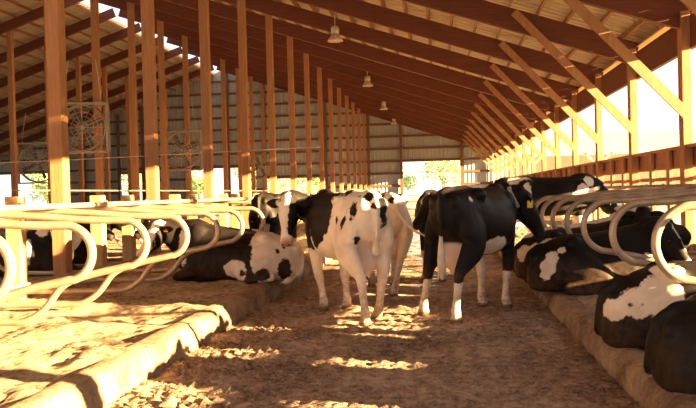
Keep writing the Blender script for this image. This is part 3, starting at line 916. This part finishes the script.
def tree_meshes(seed, R, Hh):
    rnd = random.Random(seed)
    bm = bmesh.new()
    blobs = [(V((rnd.uniform(-.6, .6)*R, rnd.uniform(-.6, .6)*R, Hh*rnd.uniform(.4, .95))), R*rnd.uniform(.35, .6)) for _ in range(11)]
    for _ in range(2600):
        c, r = rnd.choice(blobs)
        d = V((rnd.gauss(0, 1), rnd.gauss(0, 1), rnd.gauss(0, 1))).normalized()
        p = c + d*r*(.65+.4*rnd.random())
        a = V((rnd.gauss(0, 1), rnd.gauss(0, 1), rnd.gauss(0, 1))).normalized(); b = a.cross(d).normalized(); s = rnd.uniform(.12, .26)
        bm.faces.new([bm.verts.new(p+a*s), bm.verts.new(p+b*s*.6), bm.verts.new(p-a*s), bm.verts.new(p-b*s*.6)])
    me = bpy.data.meshes.new('crown'); bm.to_mesh(me); bm.free(); me.materials.append(M['leaf'])
    bm = bmesh.new(); add_tube(bm, [(0, 0, -.2), (.05, .05, Hh*.3), (-.1, .05, Hh*.6)], [.28, .2, .12], 8)
    for k in range(5):
        c, r = blobs[k]; add_tube(bm, [V((0, 0, Hh*.35)), c*.5+V((0, 0, Hh*.2)), c], [.12, .08, .03], 6)
    mt = bpy.data.meshes.new('trunk'); bm.to_mesh(mt); bm.free(); mt.materials.append(M['bark'])
    return me, mt
TM = [tree_meshes(1, 3.6, 6.5), tree_meshes(2, 3.0, 5.2), tree_meshes(3, 4.2, 7.5)]
TR = [(.8, 118, 2, 'leafy tree centred beyond the far alley doorway'), (6.5, 128, 0, 'leafy tree beyond the right side of the far doorway'), (-6.5, 132, 1, 'small leafy tree beyond the left side of the far doorway'),
      (-20, 112, 2, 'leafy tree outside the opening right of the second tall post'), (-27, 118, 0, 'leafy tree outside the opening between tall posts'), (-34, 110, 1, 'low tree outside the middle end-wall opening'),
      (-15.5, 105, 0, 'leafy tree outside the opening behind the post row'), (-44, 112, 2, 'leafy tree outside the narrow left end-wall opening'), (-60, 118, 0, 'leafy tree outside the far left opening'), (-52, 104, 1, 'low tree outside the far left opening')]
for x, y, k, lab in TR:
    t = thing('tree', lab, 'tree', (x, y, -.15), x*.7, 'trees outside the barn')
    mesh_obj('crown', TM[k][0], None, t); mesh_obj('trunk', TM[k][1], None, t)

# neighbouring open shed
sh = thing('open_shed', 'pale open-sided shed with brown roof seen through the right wall', 'shed', (22, 66, 0))
bm = bmesh.new(); box_between(bm, (-16, 0, 4.6), (22, 0, 4.6), 9, .2); 
for v in bm.verts: v.co.z += .22*(4.5-abs(v.co.y))*(1 if abs(v.co.y) > 1 else 1)
obj('shed_roof', bm, M['barnroof'], sh)
bm = bmesh.new(); box_between(bm, (-16, -4.55, 4.75), (22, -4.55, 4.75), .15, 1.5); obj('roof_fascia', bm, M['barnroof'], sh)
bm = bmesh.new(); add_box(bm, (3, 4.4, 2.1), (38, .1, 4.2)); obj('back_wall', bm, M['barnwhite'], sh)
for k in range(8):
    x = -15+k*5
    bm = bmesh.new(); add_box(bm, (x, -4.3, 2.2), (.3, .3, 4.6))
    for s in (-1, 1): box_between(bm, (x, -4.3, 3), (x+s*1.4, -4.3, 4.4), .16, .16)
    obj('shed_post', bm, M['barnwood'], sh)

# ------------------------------------------------------------------ camera
cam = bpy.data.cameras.new('camera'); co = bpy.data.objects.new('camera', cam); COL.objects.link(co)
cam.sensor_width = 36; cam.lens = 800/696*36; cam.clip_end = 600; cam.clip_start = .05
Yc = V(((438-348)/800, (204-191)/800, -1)).normalized()
Zc = V((-.025, 1, 0)); Zc = (Zc - Yc*Zc.dot(Yc)).normalized(); Xc = Yc.cross(Zc)
R = Matrix((Xc, Yc, Zc))          # rows = world axes in camera space -> camera-to-world rotation
co.matrix_world = Matrix.Translation((0, 0, 1.45)) @ R.to_4x4()
SC.camera = co

# ------------------------------------------------------------------ light
sun = bpy.data.lights.new('sun', 'SUN'); sun.energy = 68; sun.color = (1, .66, .30); sun.angle = math.radians(.6)
so = bpy.data.objects.new('sun', sun); COL.objects.link(so)
so.rotation_euler = V((-1, .30, -.180)).to_track_quat('-Z', 'Y').to_euler(); so.location = (20, -8, 5)
w = bpy.data.worlds.new('sky'); SC.world = w; w.use_nodes = True
nt = w.node_tree; bg = nt.nodes['Background']
tc = nt.nodes.new('ShaderNodeTexCoord'); sp = nt.nodes.new('ShaderNodeSeparateXYZ'); cr = nt.nodes.new('ShaderNodeValToRGB')
nt.links.new(tc.outputs['Generated'], sp.inputs[0]); nt.links.new(sp.outputs['Z'], cr.inputs['Fac']); nt.links.new(cr.outputs['Color'], bg.inputs['Color'])
cr.color_ramp.elements[0].color = (1, .96, .90, 1); cr.color_ramp.elements[0].position = 0
cr.color_ramp.elements[1].color = (.86, .90, 1, 1); cr.color_ramp.elements[1].position = .6
bg.inputs['Strength'].default_value = 1.4
vs = SC.view_settings; vs.view_transform = 'Standard'; vs.look = 'None'; vs.gamma = 1; vs.use_curve_mapping = False
vs.exposure = 0.2
